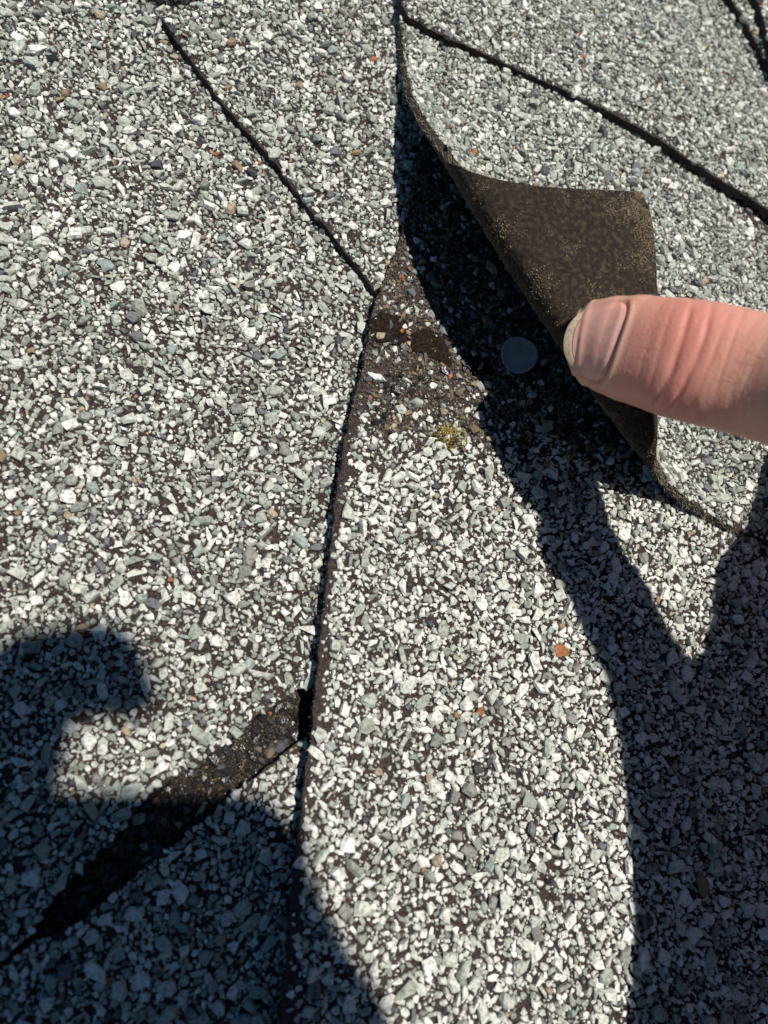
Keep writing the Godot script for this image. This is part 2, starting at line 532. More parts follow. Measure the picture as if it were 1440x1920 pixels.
func make_curl(parent: Node3D):
	# left edge pixel and height, bottom edge pixel and height, rise and pixel shift of the middle
	var rul := [
		[900, -330, 6.0, 2300, 900, 6.0, 0.0, 0.0], [760, -250, 6.0, 1750, 1135, 6.0, 0.0, 0.0], [748, -100, 6.0, 1500, 1035, 6.0, 0.0, 0.0],
		[750, 0, 6.0, 1400, 998, 6.0, 0.0, 0.0], [752, 50, 6.2, 1370, 988, 6.1, 0.1, 0.0], [757, 100, 6.9, 1335, 968, 6.6, 0.4, 0.0],
		[764, 140, 8.6, 1310, 952, 7.4, 1.2, 0.0], [775, 180, 11.8, 1283, 930, 8.8, 2.6, -4.0], [800, 225, 17.6, 1262, 910, 10.8, 4.2, -10.0],
		[830, 265, 23.0, 1249, 893, 12.8, 5.6, -16.0], [858, 303, 26.8, 1241, 877, 15.0, 6.4, -18.0], [885, 325, 29.2, 1229, 850, 18.4, 6.0, -12.0],
		[915, 342, 31.0, 1224, 800, 22.6, 4.6, -6.0], [960, 354, 32.6, 1222, 730, 26.6, 3.0, 0.0], [1020, 362, 34.0, 1222, 650, 30.0, 1.6, 0.0],
		[1090, 367, 35.0, 1221, 560, 32.6, 0.7, 0.0], [1150, 369, 35.2, 1217, 470, 34.2, 0.2, 0.0], [1190, 371, 35.0, 1209, 398, 35.0, 0.0, 0.0]]
	var keys := []
	for r in rul:
		var a := at(r[0], r[1], r[2])
		var b := at(r[3], r[4], r[5])
		var mpx := Vector2(r[0] + r[3], r[1] + r[4]) * 0.5
		var ha: float = r[2]
		var hb: float = r[5]
		var ab := to_px((a + b) * 0.5)
		var m := at(ab.x + r[7], ab.y, (ha + hb) * 0.5 + r[6]) if absf(r[6]) > 0.0 else (a + b) * 0.5
		keys.append([a, 2.0 * m - (a + b) * 0.5, b])
	var across := 60
	var sub := 8
	for i in keys.size() - 1:
		var last := i == keys.size() - 2
		for k in (sub + 1 if last else sub):
			var t := float(k) / sub
			var c := []
			for j in 3:
				c.append(cat(keys[maxi(i - 1, 0)][j], keys[i][j], keys[i + 1][j], keys[mini(i + 2, keys.size() - 1)][j], t))
			var row := PackedVector3Array()
			for u in across + 1:
				var w := float(u) / across
				var q: Vector3 = c[0] * ((1 - w) * (1 - w)) + c[1] * (2 * w * (1 - w)) + c[2] * (w * w)
				q.y += droop(q.x, q.z) - lerpf(droop(c[0].x, c[0].z), droop(c[2].x, c[2].z), w)
				row.append(q)
			curl_rows.append(row)
	var nr := curl_rows.size()
	for i in nr:
		var nn := PackedVector3Array()
		for u in across + 1:
			var du: Vector3 = curl_rows[i][mini(u + 1, across)] - curl_rows[i][maxi(u - 1, 0)]
			var dv: Vector3 = curl_rows[mini(i + 1, nr - 1)][u] - curl_rows[maxi(i - 1, 0)][u]
			nn.append(dv.cross(du).normalized())
		curl_normals.append(nn)
	if curl_normals[4][30].y < 0:
		for i in nr:
			for u in across + 1: curl_normals[i][u] = -curl_normals[i][u]
	var thick := 1.9
	var w := across + 1
	var tv := PackedVector3Array()
	var bv := PackedVector3Array()
	for i in nr:
		for u in w:
			var p: Vector3 = curl_rows[i][u]
			var nrm: Vector3 = curl_normals[i][u]
			var wav := wob.get_noise_3d(p.x * 14.0, p.y * 14.0, p.z * 14.0) * 0.22
			tv.append((p + nrm * wav) * MM)
			bv.append((p - nrm * (thick - wav)) * MM)
	var ti := PackedInt32Array()
	var bi := PackedInt32Array()
	for i in nr - 1:
		for u in across:
			var a := i * w + u
			var q := [a, a + 1, a + w, a + 1, a + w + 1, a + w]
			var f := (tv[q[2]] - tv[q[0]]).cross(tv[q[1]] - tv[q[0]])
			if f.dot(curl_normals[i][u]) > 0:
				ti.append_array(q)
				bi.append_array([q[0], q[2], q[1], q[3], q[5], q[4]])
			else:
				bi.append_array(q)
				ti.append_array([q[0], q[2], q[1], q[3], q[5], q[4]])
	put("asphalt_mat", arrays_mesh(tv, smooth_normals(tv, ti), PackedColorArray(), ti), M.asphalt, parent)
	var us := put("underside", arrays_mesh(bv, smooth_normals(bv, bi), PackedColorArray(), bi), M.felt, parent)
	us.set_meta("label", "dark brown sand-coated underside of the lifted shingle")
	# rim
	var loop := []
	for i in nr: loop.append([i, 0])
	for u in range(1, w): loop.append([nr - 1, u])
	for i in range(nr - 2, -1, -1): loop.append([i, across])
	var rv := PackedVector3Array()
	for l in loop:
		var p: Vector3 = tv[l[0] * w + l[1]]
		var q: Vector3 = bv[l[0] * w + l[1]]
		var out := (p - tv[mini(l[0], nr - 2) * w + across / 2]).normalized() * 0.15 * MM
		for r in 4:
			rv.append(p.lerp(q, r / 3.0) + out * rng.randf_range(-1.0, 1.0) * (0.0 if r == 0 else 1.0))
	var ri := PackedInt32Array()
	for i in loop.size() - 1:
		for r in 3:
			var a := i * 4 + r
			ri.append_array([a, a + 4, a + 1, a + 4, a + 5, a + 1])
	put("cut_edge", arrays_mesh(rv, smooth_normals(rv, ri), PackedColorArray(), ri), M.edge, parent)
	# fibres round the rim of the flap
	var ends := []
	for i in range(24, nr - 1):
		for side in [0, across]:
			for k in 9:
				var t := rng.randf()
				var p: Vector3 = curl_rows[i][side].lerp(curl_rows[i + 1][side], rng.randf())
				var nrm: Vector3 = curl_normals[i][side]
				var inn: Vector3 = (curl_rows[i][across / 2] - p).normalized()
				ends.append([p - nrm * t * thick, (-inn + Vector3(rng.randfn(), rng.randfn(), rng.randfn()) * 0.7).normalized() * rng.randf_range(0.35, 1.4)])
	fringe(parent, ends)
	# sand grains clinging to the underside
	var sand := Batch.new()
	for k in 26000:
		var i := rng.randi_range(60, nr - 2)
		var u := rng.randi_range(0, across - 1)
		var fu := rng.randf()
		var p: Vector3 = (curl_rows[i][u] as Vector3).lerp(curl_rows[i][u + 1], fu).lerp((curl_rows[i + 1][u] as Vector3).lerp(curl_rows[i + 1][u + 1], fu), rng.randf())
		var clump := wob.get_noise_3d(p.x * 11.0, p.y * 11.0, p.z * 11.0) + 0.6 * wob.get_noise_3d(p.x * 45.0, p.y * 45.0, p.z * 45.0)
		if rng.randf() * 0.55 > clump + (0.13 if p.x > 75.0 else 0.03): continue
		var nrm: Vector3 = -curl_normals[i][u]
		var c := Vector3(0.30, 0.24, 0.14).lerp(Vector3(0.16, 0.13, 0.09), rng.randf())
		add_stone(sand, kind_for(0.1), Transform3D(basis_on(nrm, 0.5) * Basis.from_scale(Vector3.ONE * lerpf(0.05, 0.20, pow(rng.randf(), 2.0)) * MM), (p + nrm * (thick + 0.02)) * MM), c)
	put("sand_grains", arrays_mesh(sand.v, sand.n, sand.c), M.stone, us).set_meta("kind", "stuff")
	# stones on its face
	var areas := PackedFloat32Array()
	var total := 0.0
	for i in nr - 1:
		for u in across:
			var p: Vector3 = curl_rows[i][u]
			var q := to_px(p)
			var ar := 0.0
			if q.x > -300 and q.x < 1800 and q.y > -300 and q.y < 1500 and (i > 16 or q.x < 1800):
				ar = (curl_rows[i][u + 1] - p).cross(curl_rows[i + 1][u] - p).length()
			total += ar
			areas.append(total)
	var sample := func() -> Array:
		var k := areas.bsearch(rng.randf() * total)
		var i := mini(k / across, nr - 2)
		var u := k % across
		var fu := rng.randf()
		var fv := rng.randf()
		var p: Vector3 = (curl_rows[i][u] as Vector3).lerp(curl_rows[i][u + 1], fu).lerp((curl_rows[i + 1][u] as Vector3).lerp(curl_rows[i + 1][u + 1], fu), fv)
		var bare := wob.get_noise_3d(p.x * 10.0, p.y * 10.0, p.z * 10.0)
		var dens := clampf(1.2 - maxf(0.0, bare - 0.2) * 2.0, 0.3, 1.0)
		if u == 0 or u == across - 1: dens *= 0.35
		return [true, p, curl_normals[i][u], dens, MIX_GREY]
	scatter(parent, total, sample, 300, 0.80)

# ---------------------------------------------------------------- bodies as smooth unions of tapered capsules
func capsule_field(p: Vector3, a: Vector3, b: Vector3, ra: float, rb: float) -> float:
	var ab := b - a
	var t := clampf((p - a).dot(ab) / maxf(ab.length_squared(), 1e-9), 0.0, 1.0)
	return p.distance_to(a + ab * t) - lerpf(ra, rb, t)

func surface_nets(bones: Array, cell: float, k: float, v: PackedVector3Array, n: PackedVector3Array):   # mm in, metres out
	var lo := Vector3(1e9, 1e9, 1e9)
	var hi := -lo
	for b in bones:
		var r: float = maxf(b[2], b[3]) + cell * 3.0
		lo = lo.min(b[0] - Vector3.ONE * r).min(b[1] - Vector3.ONE * r)
		hi = hi.max(b[0] + Vector3.ONE * r).max(b[1] + Vector3.ONE * r)
	var nx := int((hi.x - lo.x) / cell) + 2
	var ny := int((hi.y - lo.y) / cell) + 2
	var nz := int((hi.z - lo.z) / cell) + 2
	var f := PackedFloat32Array()
	f.resize(nx * ny * nz)
	f.fill(1000.0)
	for b in bones:
		var r: float = maxf(b[2], b[3]) + cell * 3.0 + k
		var l: Vector3 = ((b[0] as Vector3).min(b[1]) - Vector3.ONE * r - lo) / cell
		var h: Vector3 = ((b[0] as Vector3).max(b[1]) + Vector3.ONE * r - lo) / cell
		for x in range(maxi(0, int(l.x)), mini(nx, int(h.x) + 2)):
			for y in range(maxi(0, int(l.y)), mini(ny, int(h.y) + 2)):
				for z in range(maxi(0, int(l.z)), mini(nz, int(h.z) + 2)):
					var d := capsule_field(lo + Vector3(x, y, z) * cell, b[0], b[1], b[2], b[3])
					var i := (x * ny + y) * nz + z
					var o := f[i]
					var q := maxf(k - absf(d - o), 0.0) / k
					f[i] = minf(d, o) - q * q * k * 0.25
	var vert := {}
	var pos := PackedVector3Array()
	var nor := PackedVector3Array()
	var corner := [Vector3i(0, 0, 0), Vector3i(1, 0, 0), Vector3i(0, 1, 0), Vector3i(1, 1, 0), Vector3i(0, 0, 1), Vector3i(1, 0, 1), Vector3i(0, 1, 1), Vector3i(1, 1, 1)]
	var edges := [[0, 1], [2, 3], [4, 5], [6, 7], [0, 2], [1, 3], [4, 6], [5, 7], [0, 4], [1, 5], [2, 6], [3, 7]]
	for x in nx - 1:
		for y in ny - 1:
			for z in nz - 1:
				var i := (x * ny + y) * nz + z
				var c := [f[i], f[i + ny * nz], f[i + nz], f[i + ny * nz + nz], f[i + 1], f[i + ny * nz + 1], f[i + nz + 1], f[i + ny * nz + nz + 1]]
				var neg := 0
				for q in c:
					if q < 0.0: neg += 1
				if neg == 0 or neg == 8: continue
				var s := Vector3.ZERO
				var m := 0
				for e in edges:
					var a: float = c[e[0]]
					var b: float = c[e[1]]
					if (a < 0.0) != (b < 0.0):
						s += Vector3(corner[e[0]]).lerp(Vector3(corner[e[1]]), a / (a - b))
						m += 1
				vert[i] = pos.size()
				pos.append((lo + (Vector3(x, y, z) + s / m) * cell) * MM)
				nor.append(Vector3(c[1] + c[3] + c[5] + c[7] - c[0] - c[2] - c[4] - c[6], c[2] + c[3] + c[6] + c[7] - c[0] - c[1] - c[4] - c[5], c[4] + c[5] + c[6] + c[7] - c[0] - c[1] - c[2] - c[3]).normalized())
	for x in range(1, nx - 1):
		for y in range(1, ny - 1):
			for z in range(1, nz - 1):
				var i := (x * ny + y) * nz + z
				var here := f[i] < 0.0
				for ax in 3:
					var o: int = [ny * nz, nz, 1][ax]
					if (f[i + o] < 0.0) == here: continue
					var s1: int = [nz, 1, ny * nz][ax]
					var s2: int = [1, ny * nz, nz][ax]
					var q := [i, i - s1, i - s1 - s2, i - s2]
					var okk := true
					for e in q:
						if not vert.has(e): okk = false
					if not okk: continue
					var w := [vert[q[0]], vert[q[1]], vert[q[2]], vert[q[3]]]
					for t in ([[0, 1, 2], [0, 2, 3]] if not here else [[0, 2, 1], [0, 3, 2]]):
						for e in t:
							v.append(pos[w[e]])
							n.append(nor[w[e]])

# ---------------------------------------------------------------- the thumb, a swept skin with nail and creases
func section(t: float, keys: Array) -> float:      # smooth interpolation of [t, value] keys
	if t <= keys[0][0]: return keys[0][1]
	for i in keys.size() - 1:
		if t <= keys[i + 1][0]:
			var u: float = (t - keys[i][0]) / (keys[i + 1][0] - keys[i][0])
			u = u * u * (3.0 - 2.0 * u)
			return lerpf(keys[i][1], keys[i + 1][1], u)
	return keys[-1][1]

func make_hand():
	var hand := thing("hand", "bare hand reaching in from the side, its thumb pressing the lifted shingle back", "hand")
	# axis of the thumb, tip first
	var pts := [at(1068, 642, 31.5), at(1150, 648, 37.0), at(1290, 676, 47.5), at(1440, 711, 56.0)]
	pts.append(at(1600, 752, 67.5))
	var lens := [0.0]
	for i in pts.size() - 1: lens.append(lens[i] + (pts[i + 1] as Vector3).distance_to(pts[i]))
	var total: float = lens[-1]
	print("thumb lengths ", lens)
	var axis := func(s: float) -> Vector3:
		if s <= 0.0: return pts[0] + (pts[0] - pts[1]).normalized() * (-s)
		for i in pts.size() - 1:
			if s <= lens[i + 1]:
				return cat(pts[maxi(i - 1, 0)], pts[i], pts[i + 1], pts[mini(i + 2, pts.size() - 1)], (s - lens[i]) / (lens[i + 1] - lens[i]))
		return pts[-1]
	var eye := Vector3(0, CAM_H, 0)
	var ip: float = lens[2]       # at the crease of the joint
	var wid := [[0.0, 0.0], [0.4, 2.6], [1.2, 4.6], [2.6, 6.5], [5.0, 8.2], [9.0, 9.3], [14.0, 9.9], [ip, 10.5], [ip + 17.0, 10.2], [total - 7.0, 10.3], [total, 4.5]]
	var thk := [[0.0, 0.0], [0.4, 1.8], [1.2, 3.2], [2.6, 4.4], [5.0, 5.6], [9.0, 6.5], [14.0, 7.0], [ip, 7.7], [ip + 17.0, 7.6], [total - 7.0, 7.8], [total, 4.0]]
	var ns := 220
	var na := 144
	var v := PackedVector3Array()
	var c := PackedColorArray()
	var crease := [[ip - 2.0, 0.12, 0.4], [ip + 0.3, 0.40, 0.45], [ip + 3.0, 0.36, 0.42], [ip + 5.6, 0.16, 0.4], [ip + 8.2, 0.12, 0.4], [ip - 4.4, 0.07, 0.35]]
	var frame := func(s: float) -> Array:
		var p: Vector3 = axis.call(s)
		var d: Vector3 = (axis.call(s + 0.5) - axis.call(s - 0.5)).normalized()
		var dorsal := ((eye - p).normalized() - SUN.normalized() * 0.16).normalized()
		dorsal = (dorsal - d * dorsal.dot(d)).normalized()
		return [p, d, dorsal, d.cross(dorsal).normalized()]
	var ring := func(s: float, ang: float, lift: float) -> Vector3:
		# ang 0 is the back of the thumb; lift outward
		var f: Array = frame.call(s)
		var cw := absf(cos(ang))
		var sw := absf(sin(ang))
		var a := section(s, wid)
		var b := section(s, thk)
		var e := 2.0 / 2.25
		var lat := signf(sin(ang)) * pow(sw, e) * a
		var dor := signf(cos(ang)) * pow(cw, e) * b
		if cos(ang) < 0.0: dor *= 1.05
		var o: Vector3 = f[3] * lat + f[2] * dor
		return f[0] + o + o.normalized() * lift
	var nail_in := 1.0      # where the nail begins, from the tip
	var nail_out := 13.8
	for i in ns + 1:
		var u := float(i) / ns
		var s: float = total * pow(u, 1.35) if u > 0 else 0.0
		for j in na:
			var ang := TAU * j / na
			if ang > PI: ang -= TAU
			var back := clampf(cos(ang) * 1.3 + 0.15, 0.0, 1.0)
			var lift := 0.0
			# joint creases, only on the back
			for k in crease.size():
				var q: Array = crease[k]
				var wander: float = q[0] + 0.4 * sin(ang * 1.7 + k * 1.3) + 0.25 * wob.get_noise_2d(ang * 60.0, k * 40.0) - 1.2 * ang * ang
				var dd: float = (s - wander) / q[2]
				lift -= q[1] * exp(-dd * dd) * back * clampf(0.7 + wob.get_noise_2d(ang * 90.0 + 50.0, k * 70.0), 0.1, 1.0)
			# small folds between
			lift += 0.013 * wob.get_noise_2d(s * 130.0, ang * 60.0) * (0.3 + back) + 0.025 * wob.get_noise_2d(s * 200.0, ang * 330.0)
			lift += 0.09 * wob.get_noise_2d(s * 26.0 + 70.0, ang * 45.0)
			# bed of the nail and the folds round it
			var nn: float = absf(ang) / 0.87
			var tn := clampf((s - nail_in) / (nail_out - nail_in), -1.0, 2.0)
			var inside := smoothstep(1.10, 0.98, nn) * smoothstep(1.04, 0.99, tn + 0.17 * pow(nn, 2.6))
			lift -= 0.5 * inside
			var fold := exp(-pow((nn - 1.14) / 0.09, 2.0)) * smoothstep(0.25, 0.5, tn) * smoothstep(1.15, 0.9, tn)
			lift += 0.30 * fold
			var cut := exp(-pow((tn + 0.17 * pow(nn, 2.6) - 1.07) / 0.035, 2.0)) * smoothstep(1.1, 0.8, nn)
			lift += 0.26 * cut
			v.append(ring.call(s, ang, lift) * MM)
			# skin: ruddier over the joint and along the sides of the nail, paler pad
			var red := exp(-pow((s - ip) / 9.0, 2.0)) * back
			var blot := wob.get_noise_2d(s * 9.0, ang * 22.0) * 0.5 + 0.25 * wob.get_noise_2d(s * 40.0, ang * 90.0)
			var col := Vector3(0.74, 0.385, 0.30)
			col = col.lerp(Vector3(0.72, 0.28, 0.225), clampf(red * 0.8 + blot * 0.6, 0.0, 1.0))
			col = col.lerp(Vector3(0.68, 0.44, 0.32), clampf(0.6 * cut + 0.4 * fold + (0.5 if s < 2.0 else 0.0), 0.0, 0.8))
			c.append(Color(col.x, col.y, col.z))
	var idx := PackedInt32Array()
	for i in ns:
		for j in na:
			var a := i * na + j
			var b := i * na + (j + 1) % na
			idx.append_array([a, b, a + na, b, b + na, a + na])
	# orient outward
	var n := smooth_normals(v, idx)
	var midi := (ns / 2) * na
	if n[midi].dot(v[midi] - axis.call(total * pow(0.5, 1.35)) * MM) < 0:
		for i in range(0, idx.size(), 3):
			var t := idx[i + 1]
			idx[i + 1] = idx[i + 2]
			idx[i + 2] = t
		n = smooth_normals(v, idx)
	var fv := PackedVector3Array()
	var fn := PackedVector3Array()
	var fc := PackedColorArray()
	for i in idx:
		fv.append(v[i])
		fn.append(n[i])
		fc.append(c[i])
	# the rest of the hand and the forearm, beyond the edge of the picture
	var knuckle := under_sun(1128, 1140, 76.0)
	var mcp := under_sun(1205, 1300, 77.0)
	var cmc := under_sun(1312, 1560, 66.0)
	var wrist := under_sun(1380, 1900, 68.0)
	var bones := [[(pts[3] as Vector3).lerp(pts[4], 0.6), pts[4], 6.5, 8.8], [pts[4], knuckle, 8.8, 9.0], [knuckle, mcp, 9.0, 10.0], [mcp, cmc, 10.5, 19.5], [cmc, wrist, 19.0, 26.0]]
	var fingers := [
		[under_sun(1348, 1340, 70.0), under_sun(1378, 1110, 64.0), under_sun(1428, 985, 46.0), under_sun(1422, 910, 28.0), 8.6],
		[under_sun(1530, 1320, 72.0), under_sun(1570, 1070, 70.0), under_sun(1580, 940, 48.0), under_sun(1570, 880, 30.0), 8.8],
		[under_sun(1660, 1370, 70.0), under_sun(1710, 1130, 68.0), under_sun(1710, 1010, 46.0), under_sun(1700, 950, 28.0), 8.4],
		[under_sun(1780, 1460, 66.0), under_sun(1840, 1270, 62.0), under_sun(1830, 1170, 44.0), under_sun(1820, 1120, 30.0), 7.4]]
	for q in fingers:
		var r: float = q[4]
		bones.append([q[0], q[1], r * 1.12, r])
		bones.append([q[1], q[2], r, r * 0.92])
		bones.append([q[2], q[3], r * 0.92, r * 0.74])
		bones.append([wrist, q[0], 17.0, 12.0])
		bones.append([cmc, q[0], 14.0, 11.5])
	bones.append([mcp, fingers[0][0], 6.0, 7.0])
	var far := under_sun(1440, 2700, 84.0)
	bones.append([wrist, far, 26.0, 34.0])
	var hv := PackedVector3Array()
	var hn := PackedVector3Array()
	surface_nets(bones, 2.6, 3.5, hv, hn)
	fv.append_array(hv)
	fn.append_array(hn)
	var hc := PackedColorArray()
	hc.resize(hv.size())
	hc.fill(Color(0.57, 0.29, 0.21))
	fc.append_array(hc)
	var skin := mat(Color.WHITE, 0.46, null, 60.0, relief_tex(0.06, 512, 41, 4), 0.007)
	skin.vertex_color_use_as_albedo = true
	skin.subsurf_scatter_enabled = true
	skin.subsurf_scatter_strength = 0.22
	put("skin", arrays_mesh(fv, fn, fc), skin, hand)
	# fine pale hairs on the back of the thumb
	var hairs := []
	for k in 70:
		var s := rng.randf_range(ip - 6.0, total - 4.0)
		var ang := rng.randfn() * 0.55 - 0.2
		var fr: Array = frame.call(s)
		var p: Vector3 = ring.call(s, ang, 0.0)
		var dir: Vector3 = (fr[1] * -0.55 + fr[3] * rng.randf_range(-0.9, -0.2) + (p - fr[0]).normalized() * 0.32).normalized()
		hairs.append([p, dir * rng.randf_range(1.2, 3.2)])
	var hm := mat(lin(0.62, 0.44, 0.28), 0.4)
	fringe(hand, hairs, "hairs", 0.018, hm)
	# nail plate
	var plate := func(t0: float, t1: float, half: float, raise: float, rows: int, cols: int) -> ArrayMesh:
		var pv := PackedVector3Array()
		for side in 2:
			for i in rows + 1:
				for j in cols + 1:
					var t := lerpf(t0, t1, float(i) / rows)
					var y := lerpf(-1.0, 1.0, float(j) / cols)
					# rounded cuticle and free edge
					var ss := t
					if t > nail_out * 0.55: ss -= (t - nail_out * 0.55) / (nail_out * 0.45) * 2.4 * pow(absf(y), 2.6)
					ss += 3.4 * y * y * (1.0 - smoothstep(0.0, 9.0, t))
					var ang := y * half * (1.0 - 0.06 * clampf((t - 10.0) / 6.0, 0.0, 1.0))
					var lift := raise + 0.03 * wob.get_noise_2d(y * 420.0, t * 6.0) - 0.35 * smoothstep(nail_out - 1.6, nail_out, t)
					var q: Vector3
					if ss < 4.0:      # the free end does not dive with the tip
						var base: Vector3 = ring.call(4.0, ang, lift)
						var f4: Array = frame.call(4.0)
						q = base - f4[1] * (4.0 - ss) - f4[2] * 0.035 * pow(4.0 - ss, 2.0)
						q += f4[3] * (-(q - f4[0]).dot(f4[3])) * 0.012 * pow(4.0 - ss, 2.0)
					else:
						q = ring.call(ss, ang, lift)
					if side == 1:
						var fr: Array = frame.call(maxf(ss, 4.0))
						q -= fr[2] * 0.55
					pv.append(q * MM)
		var pi := PackedInt32Array()
		var w := cols + 1
		var half_n := (rows + 1) * w
		for i in rows:
			for j in cols:
				var a := i * w + j
				pi.append_array([a, a + 1, a + w, a + 1, a + w + 1, a + w])
				a += half_n
				pi.append_array([a, a + w, a + 1, a + 1, a + w, a + w + 1])
		for j in cols:
			for q in [[j, j + 1], [rows * w + j + 1, rows * w + j]]:
				pi.append_array([q[0], q[0] + half_n, q[1], q[1], q[0] + half_n, q[1] + half_n])
		for i in rows:
			for q in [[(i + 1) * w, i * w], [i * w + cols, (i + 1) * w + cols]]:
				pi.append_array([q[0], q[0] + half_n, q[1], q[1], q[0] + half_n, q[1] + half_n])
		var pn := smooth_normals(pv, pi)
		var m0 := (rows / 2) * w + cols / 2
		var fm: Array = frame.call(8.0)
		if pn[m0].dot(fm[2]) < 0:
			for i in range(0, pi.size(), 3):
				var t := pi[i + 1]
				pi[i + 1] = pi[i + 2]
				pi[i + 2] = t
			pn = smooth_normals(pv, pi)
		var pc := PackedColorArray()
		for side in 2:
			for i in rows + 1:
				for j in cols + 1:
					var t := lerpf(t0, t1, float(i) / rows)
					var y := lerpf(-1.0, 1.0, float(j) / cols)
					var col := Vector3(0.78, 0.42, 0.355)
					var moon := smoothstep(1.15, 0.85, Vector2((t - nail_out) / 3.6, y / 0.52).length())
					col = col.lerp(Vector3(0.80, 0.54, 0.47), moon * 0.35)
					var ridge := wob.get_noise_2d(y * 420.0, t * 6.0)
					col = col * (1.0 + 0.06 * ridge)
					col = col.lerp(Vector3(0.70, 0.33, 0.27), smoothstep(0.82, 1.0, absf(y)) * 0.6)
					pc.append(Color(col.x, col.y, col.z))
		return arrays_mesh(pv, pn, pc, pi)
	var nm := mat(lin(0.68, 0.37, 0.31), 0.36, noise_tex(0.02, [[0.0, Color(0.93, 0.89, 0.88)], [0.5, Color(1, 1, 1)], [1.0, Color(1, 1, 1)]], 256, 51, 3), 60.0, relief_tex(0.05, 256, 53, 3), 0.004)
	nm.vertex_color_use_as_albedo = true
	nm.albedo_color = Color.WHITE
	nm.clearcoat_enabled = true
	nm.clearcoat = 0.12
	nm.clearcoat_roughness = 0.25
	var nail := put("thumbnail", plate.call(2.9, nail_out, 0.86, 0.05, 40, 40), nm, hand)
	var fm2 := mat(lin(0.66, 0.54, 0.40), 0.4, noise_tex(0.05, [[0.0, Color(0.7, 0.66, 0.58)], [0.5, Color(1, 1, 1)], [1.0, Color(1, 1, 1)]], 256, 55, 3), 80.0)
	put("free_edge", plate.call(1.2, 2.88, 0.86, 0.06, 14, 40), fm2, nail)

# ---------------------------------------------------------------- the phone and the hand that holds it, above the picture
func rounded_slab(hw: float, hh: float, ht: float, r: float) -> ArrayMesh:      # mm, lies in x and y, thickness z
	var loop := PackedVector2Array()
	for k in 4:
		var cx: float = [hw - r, -hw + r, -hw + r, hw - r][k]
		var cy: float = [hh - r, hh - r, -hh + r, -hh + r][k]
		for i in 9:
			var a := (k + i / 8.0) * PI / 2.0
			loop.append(Vector2(cx + cos(a) * r, cy + sin(a) * r))
	var v := PackedVector3Array()
	var prof := [[-ht, 0.96], [-ht * 0.55, 1.0], [ht * 0.55, 1.0], [ht, 0.96]]
	for p in prof:
		for q in loop: v.append(Vector3(q.x * p[1], q.y * p[1], p[0]) * MM)
	var n := loop.size()
	var idx := PackedInt32Array()
	for l in 3:
		for i in n:
			var a := l * n + i
			var b := l * n + (i + 1) % n
			idx.append_array([a, a + n, b, b, a + n, b + n])
	for i in range(1, n - 1):
		idx.append_array([0, i, i + 1])
		idx.append_array([3 * n, 3 * n + i + 1, 3 * n + i])
	var st := SurfaceTool.new()
	st.begin(Mesh.PRIMITIVE_TRIANGLES)
	for i in idx:
		st.set_smooth_group(-1)
		st.add_vertex(v[i])
	st.generate_normals()
	return st.commit()

